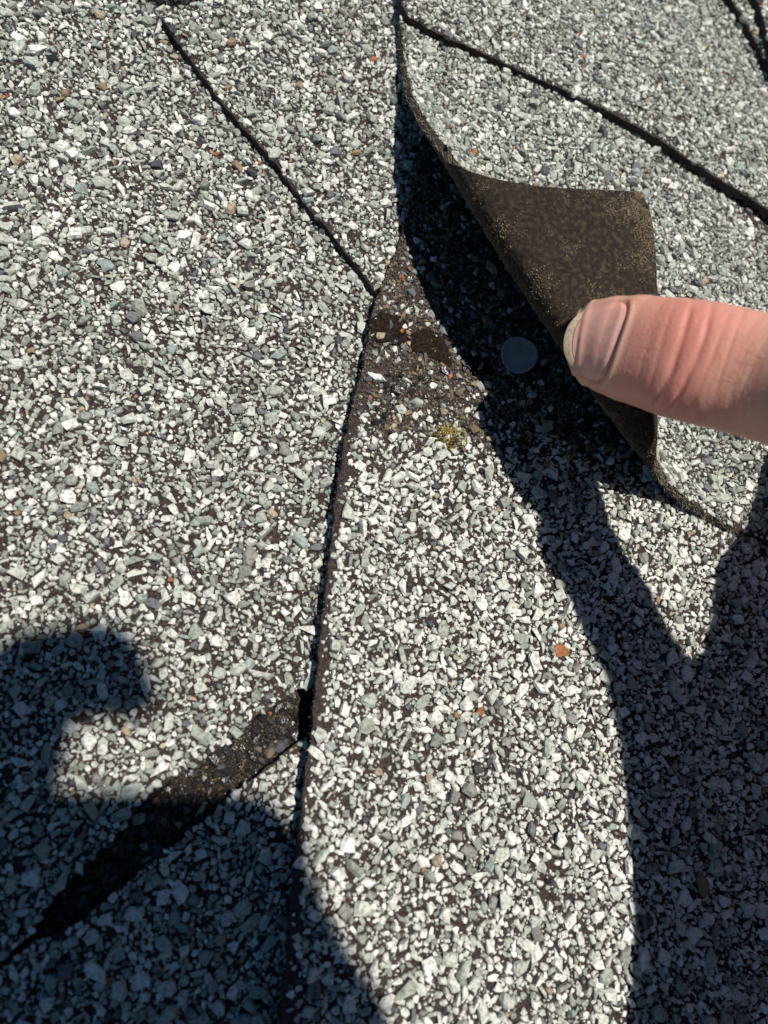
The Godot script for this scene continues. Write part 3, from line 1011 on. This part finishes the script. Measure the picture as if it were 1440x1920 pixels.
func make_phone(cam_basis: Basis):
	var phone := thing("smartphone", "dark smartphone held level above the shingles, its lens pointing at the roof", "phone")
	var hw := 37.0
	var hh := 76.0
	var ctr := Vector3(0, CAM_H, 0) + cam_basis.x * 19.0 - cam_basis.y * 68.0 + cam_basis.z * 9.0
	var xf := Transform3D(cam_basis, ctr * MM)
	phone.transform = xf
	var dark := mat(lin(0.03, 0.03, 0.035), 0.35)
	put("body", rounded_slab(hw, hh, 3.9, 11.0), dark, phone)
	var scr := put("screen", rounded_slab(hw - 2.5, hh - 2.5, 0.2, 9.0), mat(lin(0.01, 0.01, 0.012), 0.08), phone)
	scr.position = Vector3(0, 0, 4.2) * MM
	var bump := put("camera_bump", rounded_slab(15.0, 15.0, 0.9, 7.0), dark, phone)
	bump.position = Vector3(-19.0, 60.0, -4.7) * MM
	for q in [[-6.5, 6.5], [6.5, -6.5]]:
		var l := CylinderMesh.new()
		l.top_radius = 5.4 * MM
		l.bottom_radius = 5.4 * MM
		l.height = 0.8 * MM
		var o := put("lens", l, mat(lin(0.01, 0.01, 0.015), 0.05), bump)
		o.transform = Transform3D(Basis(Vector3.RIGHT, PI / 2), Vector3(q[0], q[1], -1.2) * MM)
	var grip := thing("hand", "bare hand gripping the smartphone round its long edge above the roof", "hand")
	var inv := func(x: float, y: float, z: float) -> Vector3: return ctr + cam_basis.x * x + cam_basis.y * y + cam_basis.z * z
	var bones := []
	var palm: Vector3 = inv.call(-44.0, -40.0, 22.0)
	var wr: Vector3 = inv.call(-70.0, -110.0, 50.0)
	bones.append([palm, wr, 22.0, 25.0])
	bones.append([wr, inv.call(-150.0, -280.0, 160.0), 25.0, 34.0])
	for k in 4:
		var y := 34.0 - k * 22.0
		var kn: Vector3 = inv.call(-52.0, y, 12.0)
		bones.append([palm, kn, 16.0, 10.5])
		bones.append([kn, inv.call(-50.0, y + 9.0, -10.0), 9.5, 8.8])
		bones.append([inv.call(-50.0, y + 9.0, -10.0), inv.call(-38.0, y + 10.0, -14.5), 8.8, 8.0])
	bones.append([under_sun(455, 1600, 132.0), under_sun(590, 1960, 126.0), 8.0, 11.0])
	bones.append([under_sun(590, 1960, 126.0), palm, 11.0, 18.0])
	bones.append([palm, inv.call(-46.0, 10.0, 20.0), 17.0, 12.0])
	bones.append([inv.call(-46.0, 10.0, 20.0), inv.call(-30.0, 44.0, 15.0), 11.5, 9.5])
	var ga := under_sun(-12, 1440, 190.0)
	var gb := under_sun(62, 1284, 202.0)
	var gc := under_sun(180, 1250, 204.0)
	bones.append([inv.call(-52.0, 34.0, 14.0), ga, 10.0, 10.5])
	bones.append([ga, gb, 10.5, 9.0])
	bones.append([gb, gc, 8.8, 7.4])
	bones.append([gc, under_sun(252, 1306, 204.0), 7.4, 5.0])
	var v := PackedVector3Array()
	var n := PackedVector3Array()
	surface_nets(bones, 3.2, 6.0, v, n)
	var sk := mat(lin(0.57, 0.29, 0.21), 0.5)
	put("skin", arrays_mesh(v, n), sk, grip)
	# both are held higher, towards the sun, which keeps their shadow where it falls and softens it
	var lift := Vector3(-SUN.x, 1.0, -SUN.z) * 150.0 * MM
	phone.position += lift
	grip.position += lift

# ---------------------------------------------------------------- build
func _ready():
	rng.seed = 20240611
	wob.seed = 77
	wob.noise_type = FastNoiseLite.TYPE_SIMPLEX_SMOOTH
	wob.frequency = 0.01
	wob.fractal_octaves = 3
	setup_camera_axes()

	# camera, sky, sun, exposure
	var cam := Camera3D.new()
	cam.name = "camera"
	var right := cam_to_world(Vector3(1, 0, 0))
	var up := cam_to_world(Vector3(0, -1, 0))
	var back := cam_to_world(Vector3(0, 0, -1))
	var cb := Basis(right, up, back)
	cam.transform = Transform3D(cb, Vector3(0, CAM_H * MM, 0))
	cam.keep_aspect = Camera3D.KEEP_HEIGHT
	cam.near = 0.004
	cam.far = 50.0
	var lens := CameraAttributesPhysical.new()
	lens.frustum_focal_length = 17.33
	lens.frustum_focus_distance = 0.166
	lens.exposure_aperture = 10.0
	lens.frustum_near = 0.004
	lens.frustum_far = 50.0
	cam.attributes = lens
	cam.fov = rad_to_deg(2.0 * atan(960.0 / FPX))
	add_child(cam)
	cam.current = true

	var env := Environment.new()
	env.background_mode = Environment.BG_SKY
	var sky := Sky.new()
	var sm := ProceduralSkyMaterial.new()
	sm.sky_top_color = Color(0.27, 0.45, 0.63)
	sm.sky_horizon_color = Color(0.58, 0.65, 0.73)
	sm.ground_horizon_color = Color(0.36, 0.36, 0.34)
	sm.ground_bottom_color = Color(0.25, 0.25, 0.24)
	sm.sky_curve = 0.15
	sky.sky_material = sm
	env.sky = sky
	env.background_energy_multiplier = 0.35
	env.tonemap_mode = Environment.TONE_MAPPER_LINEAR
	env.tonemap_exposure = 1.12
	env.sdfgi_enabled = true
	env.ssao_enabled = true
	env.ssil_enabled = true
	var we := WorldEnvironment.new()
	we.name = "world_environment"
	we.environment = env
	add_child(we)

	var sun := DirectionalLight3D.new()
	sun.name = "sun"
	sun.light_energy = 1.35
	sun.light_color = Color(1.0, 0.975, 0.93)
	sun.light_angular_distance = 0.8
	sun.shadow_enabled = true
	add_child(sun)
	sun.look_at_from_position(Vector3(0, 1, 0), Vector3(0, 1, 0) + SUN, Vector3(0, 0, 1))

	make_materials()
	make_stones(36)

	# the roof below everything
	var deck := MeshInstance3D.new()
	deck.name = "roof"
	var dm := PlaneMesh.new()
	dm.size = Vector2(4, 4)
	deck.mesh = dm
	deck.material_override = M.deck
	deck.position = Vector3(0, -0.045, 0)
	deck.set_meta("kind", "structure")
	deck.set_meta("label", "grey granulated roof slope carrying the shingles")
	add_child(deck)

	# shingles, lowest first
	var hU := func(x: float, z: float) -> float: return -4.2 + droop(x, z)
	var under := make_shingle("tar-blackened lower shingle showing through the keyway slots", [[-420, -300], [900, -330], [900, 700], [800, 1500], [800, 2300], [-420, 2300]], -4.2, hU, 2.5, 6.0, M.tar)

	var hL := func(x: float, z: float) -> float: return droop(x, z)
	var pL1 := [[-420, -160], [200, -22], [250, 2], [305, 15], [352, 12], [420, -18], [560, -70], [900, -150], [900, 600], [760, 1200], [640, 1262], [562, 1290], [505, 1328], [470, 1352], [425, 1392], [380, 1426], [322, 1460], [285, 1486], [232, 1552], [178, 1606], [132, 1652], [88, 1700], [60, 1752], [20, 1788], [-100, 1892], [-420, 2150]]
	var l1 := make_shingle("broad pale green-grey shingle tab whose edge runs into the tarry slot", pL1, 0.0, hL)
	var hL2 := func(x: float, z: float) -> float: return -0.2 + droop(x, z)
	var pL2 := [[760, 1290], [660, 1312], [594, 1366], [545, 1402], [500, 1440], [420, 1505], [330, 1582], [250, 1644], [190, 1694], [140, 1736], [104, 1752], [64, 1760], [24, 1794], [-96, 1898], [-420, 2157], [-420, 2500], [760, 2500]]
	var l2 := make_shingle("shingle tab on the far side of the tarry slot, mostly in shadow", pL2, -0.2, hL2)

	var hM := func(x: float, z: float) -> float: return 2.4 + droop(x, z)
	var pM := [[302, 36], [330, 22], [352, 16], [420, -12], [600, -80], [850, -250], [850, -100], [810, 200], [775, 520], [716, 556], [700, 545], [662, 492], [610, 425], [560, 368], [510, 300], [470, 255], [425, 205], [385, 150], [345, 95]]
	var m := make_shingle("wedge-shaped shingle overlapping the broad tab, meeting the dirty strip", pM, 2.4, hM, 2.0)

	# B rises where it lies over the wedge
	var m_tip := at(715, 600, 3.0)
	var m_top := at(780, 380, 4.0)
	var hB := func(x: float, z: float) -> float:
		var t := smoothstep(m_tip.z + 6.0, m_top.z, z)
		var left := clampf((x - 12.0) / 30.0, 0.0, 1.0)
		return 6.0 - 2.7 * left * (1.0 - 0.4 * t) + 0.6 * t + droop(x, z)
	var pB := [[757, 430], [742, 470], [722, 520], [706, 560], [694, 620], [684, 680], [666, 740], [646, 830], [632, 920], [622, 1000], [612, 1100], [602, 1180], [596, 1250], [588, 1330], [582, 1390], [570, 1480], [560, 1560], [551, 1640], [545, 1720], [538, 1800], [527, 1900], [515, 2050], [505, 2300], [2000, 2300], [2000, 900], [1500, 400], [1000, 150], [860, 60], [800, 230], [778, 330]]
	var b := make_shingle("white-speckled shingle laid bare under the lifted corner, with a dirty sealant strip", pB, 5.6, hB, 2.3, 5.0)

	var cn := thing("roof_shingle", "shingle with its corner curled up and back, brown underside showing", "shingle", Vector3.ZERO, "asphalt shingles on the roof")

	var hD := func(x: float, z: float) -> float: return 8.3 + droop(x, z)
	var pD := [[752, -280], [751, -60], [753, 10], [766, 32], [800, 52], [850, 76], [900, 98], [950, 121], [1000, 144], [1050, 166], [1100, 190], [1150, 214], [1200, 240], [1250, 271], [1300, 305], [1350, 338], [1400, 368], [1440, 394], [1560, 480], [1900, 760], [2300, 700], [2100, -200], [1300, -330]]
	var d := make_shingle("fine-grained grey shingle lapping over the one that is lifted", pD, 8.3, hD, 1.9)
	var hE := func(x: float, z: float) -> float: return 11.0 + droop(x, z)
	var e := make_shingle("next shingle up the hip, beyond the fine-grained grey one", [[1340, -50], [1371, 0], [1388, 26], [1405, 56], [1422, 88], [1440, 120], [1520, 260], [1700, 420], [2200, 300], [1900, -300], [1360, -250]], 11.0, hE, 2.0)
	var hF := func(x: float, z: float) -> float: return 14.0 + droop(x, z)
	var f := make_shingle("outermost shingle on the hip, only a sliver in view", [[1408, -40], [1420, 0], [1427, 22], [1433, 45], [1442, 80], [1500, 200], [1700, 300], [2100, 200], [1800, -300], [1420, -200]], 14.0, hF, 2.0)

	# stones
	cover(l1, MIX_LEFT, [m.poly, b.poly])
	cover(l2, MIX_LEFT, [b.poly])
	cover(m, MIX_LEFT, [b.poly], 300, null, 0.45, 0.83)
	# where the lifted shingle used to lie the stones of B are few, tarred and dirty
	var da := at(650, 800, 3.5)
	var db := at(1100, 860, 3.5)
	var dn := Vector2(-(db.z - da.z), db.x - da.x).normalized()
	if dn.y > 0: dn = -dn
	var dirty := func(p: Vector3) -> float:
		var q := (Vector2(p.x, p.z) - Vector2(da.x, da.z)).dot(dn)
		return smoothstep(-7.0, 11.0, q + wob.get_noise_2d(p.x * 12.0, p.z * 12.0 + 400.0) * 14.0)
	var edge_x := PackedFloat32Array()
	edge_x.resize(400)
	edge_x.fill(-1e6)
	for i in b.poly.size():
		var q0 := b.poly[i]
		var q1 := b.poly[(i + 1) % b.poly.size()]
		if maxf(q0.x, q1.x) > 60.0: continue
		for zi in range(int(minf(q0.y, q1.y) + 200.0), int(maxf(q0.y, q1.y) + 200.0) + 1):
			if zi >= 0 and zi < 400: edge_x[zi] = (q0.x + q1.x) * 0.5
	var dB := func(p: Vector3, sc: Vector3) -> Array:
		var q: float = dirty.call(p)
		var near: float = p.x - edge_x[clampi(int(p.z + 200.0), 0, 399)]
		var strip := 1.0
		if near < 0.7 + 1.9 * (0.5 + wob.get_noise_2d(p.z * 18.0, 40.0)): strip = 0.10
		return [lerpf(1.0, 0.32, q) * strip, q * 0.97, MIX_DIRT]
	var roofC := PackedVector2Array()
	for q in [[860, 100], [940, 330], [1130, 640], [1260, 880], [1372, 985], [1600, 1070], [1900, 900], [1600, 300], [1300, -100]]:
		var g := at(q[0], q[1], 4.0)
		roofC.append(Vector2(g.x, g.z))
	cover(b, MIX_WHITE, [roofC], 300, dB, 0.4, 0.88)
	var lohi := [at(690, 300, 4), at(1100, 900, 4)]
	var dirt_sample := func() -> Array:
		var x := rng.randf_range(18.0, 95.0)
		var z := rng.randf_range(-150.0, -45.0)
		if not Geometry2D.is_point_in_polygon(Vector2(x, z), b.poly): return [false]
		var p := Vector3(x, hB.call(x, z), z)
		if rng.randf() > pow(dirty.call(p), 1.5): return [false]
		if wob.get_noise_2d(x * 20.0, z * 20.0) < -0.25: return [false]
		return [true, p + Vector3(0, rng.randf_range(0.0, 0.25), 0), Vector3.UP]
	crumbs(b.node, 60000, dirt_sample, [Vector3(0.21, 0.18, 0.14), Vector3(0.15, 0.128, 0.10), Vector3(0.27, 0.235, 0.18), Vector3(0.08, 0.07, 0.06), Vector3(0.12, 0.10, 0.082)])
	# sealant patches
	for sp in [[[700, 582], [735, 580], [768, 592], [772, 622], [760, 642], [735, 632], [702, 640], [694, 612]], [[768, 618], [800, 606], [832, 616], [850, 648], [858, 684], [832, 674], [796, 656], [766, 646]], [[870, 650], [930, 668], [935, 700], [872, 684]]]:
		var soft: Array = sp
		for r in 2:
			var nx := []
			for i in soft.size():
				var p0 := Vector2(soft[i][0], soft[i][1])
				var p1 := Vector2(soft[(i + 1) % soft.size()][0], soft[(i + 1) % soft.size()][1])
				nx.append([p0.lerp(p1, 0.25).x, p0.lerp(p1, 0.25).y])
				nx.append([p0.lerp(p1, 0.75).x, p0.lerp(p1, 0.75).y])
			soft = nx
		var poly := outline(soft, 5.6, 0.2)
		var hs := func(x: float, z: float) -> float: return hB.call(x, z) + 0.5
		var grp := Node3D.new()
		grp.name = "sealant_patch"
		b.node.add_child(grp, true)
		sheet_cap(grp, poly, hs)
	make_curl(cn)
	cover(d, MIX_GREY, [e.poly], 300, null, 0.45, 0.78)
	cover(e, MIX_GREY, [f.poly], 60, null, 0.2, 0.78)
	cover(f, MIX_GREY, [], 20)
	# the slot: tarred grit
	var dU := func(p: Vector3, sc: Vector3) -> Array: return [0.75, 1.0, MIX_TAR]
	cover(under, MIX_TAR, [l1.poly, l2.poly], 150, dU)
	var slot_sample := func() -> Array:
		var px := rng.randf_range(60, 620)
		var py := 1290.0 + (600.0 - px) * 0.86 + rng.randf_range(-60, 90)
		var g := at(px, py, -4.2)
		return [true, Vector3(g.x, hU.call(g.x, g.z) + 0.1, g.z), Vector3.UP]
	crumbs(under.node, 16000, slot_sample, [Vector3(0.13, 0.09, 0.05), Vector3(0.06, 0.045, 0.03), Vector3(0.03, 0.025, 0.022), Vector3(0.018, 0.016, 0.016), Vector3(0.025, 0.02, 0.017)])
	# fibres on the long cut edge of B
	var ends := []
	for i in b.poly.size():
		var q := b.poly[i]
		var sc := to_px(Vector3(q.x, 4.5, q.y))
		if sc.x < 800 and sc.y > 420 and sc.y < 1960 and sc.x > 480:
			for k in 2:
				ends.append([Vector3(q.x, hB.call(q.x, q.y) - rng.randf() * 2.2, q.y), Vector3(-1.0 + rng.randfn() * 0.4, rng.randfn() * 0.5, rng.randfn() * 0.7).normalized() * rng.randf_range(0.2, 0.8)])
	fringe(b.node, ends)

	make_nail(hB)
	make_moss(hB)
	make_hand()
	make_phone(cb)

func sheet_cap(parent: Node3D, poly: PackedVector2Array, height: Callable):
	var pts := poly.duplicate()
	var n := poly.size()
	var ctr := Vector2.ZERO
	for q in poly: ctr += q
	ctr /= n
	var v := PackedVector3Array()
	var idx := PackedInt32Array()
	var prof := [[1.04, -0.9], [1.0, -0.25], [0.9, 0.05], [0.6, 0.12], [0.3, 0.1], [0.0, 0.05]]
	for p in prof:
		for q in poly:
			var w: Vector2 = ctr + (q - ctr) * p[0]
			v.append(Vector3(w.x, height.call(w.x, w.y) + p[1] + wob.get_noise_2d(w.x * 40.0, w.y * 40.0) * 0.14, w.y) * MM)
	for l in prof.size() - 1:
		for i in n:
			var a := l * n + i
			var b := l * n + (i + 1) % n
			idx.append_array([a, b, a + n, b, b + n, a + n])
	var nn := smooth_normals(v, idx)
	if nn[3 * n].y < 0:
		for i in range(0, idx.size(), 3):
			var t := idx[i + 1]
			idx[i + 1] = idx[i + 2]
			idx[i + 2] = t
		nn = smooth_normals(v, idx)
	var o := put("tar", arrays_mesh(v, nn, PackedColorArray(), idx), M.sealant, parent)
	o.name = "tar"

func make_nail(hB: Callable):
	var g := at(975, 664, 5.0)
	var nail := thing("roofing_nail", "grey galvanised nail head driven into the shadowed shingle under the flap", "nail", Vector3(g.x, hB.call(g.x, g.z) + 0.8, g.z) * MM)
	nail.rotation = Vector3(0.16, 0.3, 0.22)
	var prof := [[0.0, 0.85], [2.6, 0.86], [3.7, 0.95], [4.15, 1.15], [4.45, 0.95], [4.5, 0.5], [4.3, 0.2], [1.8, 0.0], [1.7, -2.0]]
	nail_part("head", prof.slice(0, 8), nail)
	nail_part("shank", [[1.75, 0.1], [1.7, -4.0], [0.0, -4.5]], nail)

func nail_part(called: String, prof: Array, parent: Node3D):
	var v := PackedVector3Array()
	var idx := PackedInt32Array()
	var n := 40
	for p in prof:
		for i in n:
			var a := TAU * i / n
			var r: float = p[0] * (1.0 + 0.03 * sin(a * 3.0 + 1.0))
			v.append(Vector3(cos(a) * r, p[1], sin(a) * r) * MM)
	for l in prof.size() - 1:
		for i in n:
			var a := l * n + i
			var b := l * n + (i + 1) % n
			idx.append_array([a, b, a + n, b, b + n, a + n])
	var nn := smooth_normals(v, idx)
	if nn[n + 1].y < 0:
		for i in range(0, idx.size(), 3):
			var t := idx[i + 1]
			idx[i + 1] = idx[i + 2]
			idx[i + 2] = t
		nn = smooth_normals(v, idx)
	var m := mat(lin(0.40, 0.44, 0.49), 0.42, noise_tex(0.03, [[0.0, Color(0.86, 0.84, 0.82)], [0.5, Color(0.97, 0.97, 0.97)], [1.0, Color(1, 1, 1)]], 256, 61, 4), 60.0)
	m.metallic = 0.15
	put(called, arrays_mesh(v, nn, PackedColorArray(), idx), m, parent)

func make_moss(hB: Callable):
	var g := at(846, 815, 4.6)
	var base := Vector3(g.x, hB.call(g.x, g.z), g.z)
	var moss := thing("moss_tuft", "small mustard-yellow moss tuft growing between the dirty granules", "moss", base * MM)
	var v := PackedVector3Array()
	var n := PackedVector3Array()
	var c := PackedColorArray()
	for k in 1500:
		var a := rng.randf() * TAU
		var r := 3.3 * sqrt(rng.randf())
		var p := Vector3(cos(a) * r * 1.15, 0.2, sin(a) * r * 0.9)
		var lean := Vector3(cos(a) * r * 0.28 + rng.randfn() * 0.4, 1.0, sin(a) * r * 0.28 + rng.randfn() * 0.4).normalized()
		var h := rng.randf_range(0.8, 1.9) * (1.1 - 0.2 * r)
		var s := lean.cross(Vector3(rng.randfn(), rng.randfn(), rng.randfn())).normalized() * rng.randf_range(0.07, 0.14)
		var q := p + lean * h
		var f := (lean * 0.7 + Vector3.UP * 0.5).normalized()
		v.append_array([(p - s) * MM, (p + s) * MM, q * MM])
		n.append_array([f, f, f])
		var col := Vector3(0.46, 0.32, 0.04).lerp(Vector3(0.34, 0.29, 0.09), rng.randf()) if p.x < 0.4 else Vector3(0.27, 0.25, 0.13).lerp(Vector3(0.34, 0.30, 0.16), rng.randf())
		for i in 3: c.append(Color(col.x, col.y, col.z))
	var m := mat(Color.WHITE, 0.85)
	m.vertex_color_use_as_albedo = true
	put("shoots", arrays_mesh(v, n, c), m, moss).set_meta("kind", "stuff")
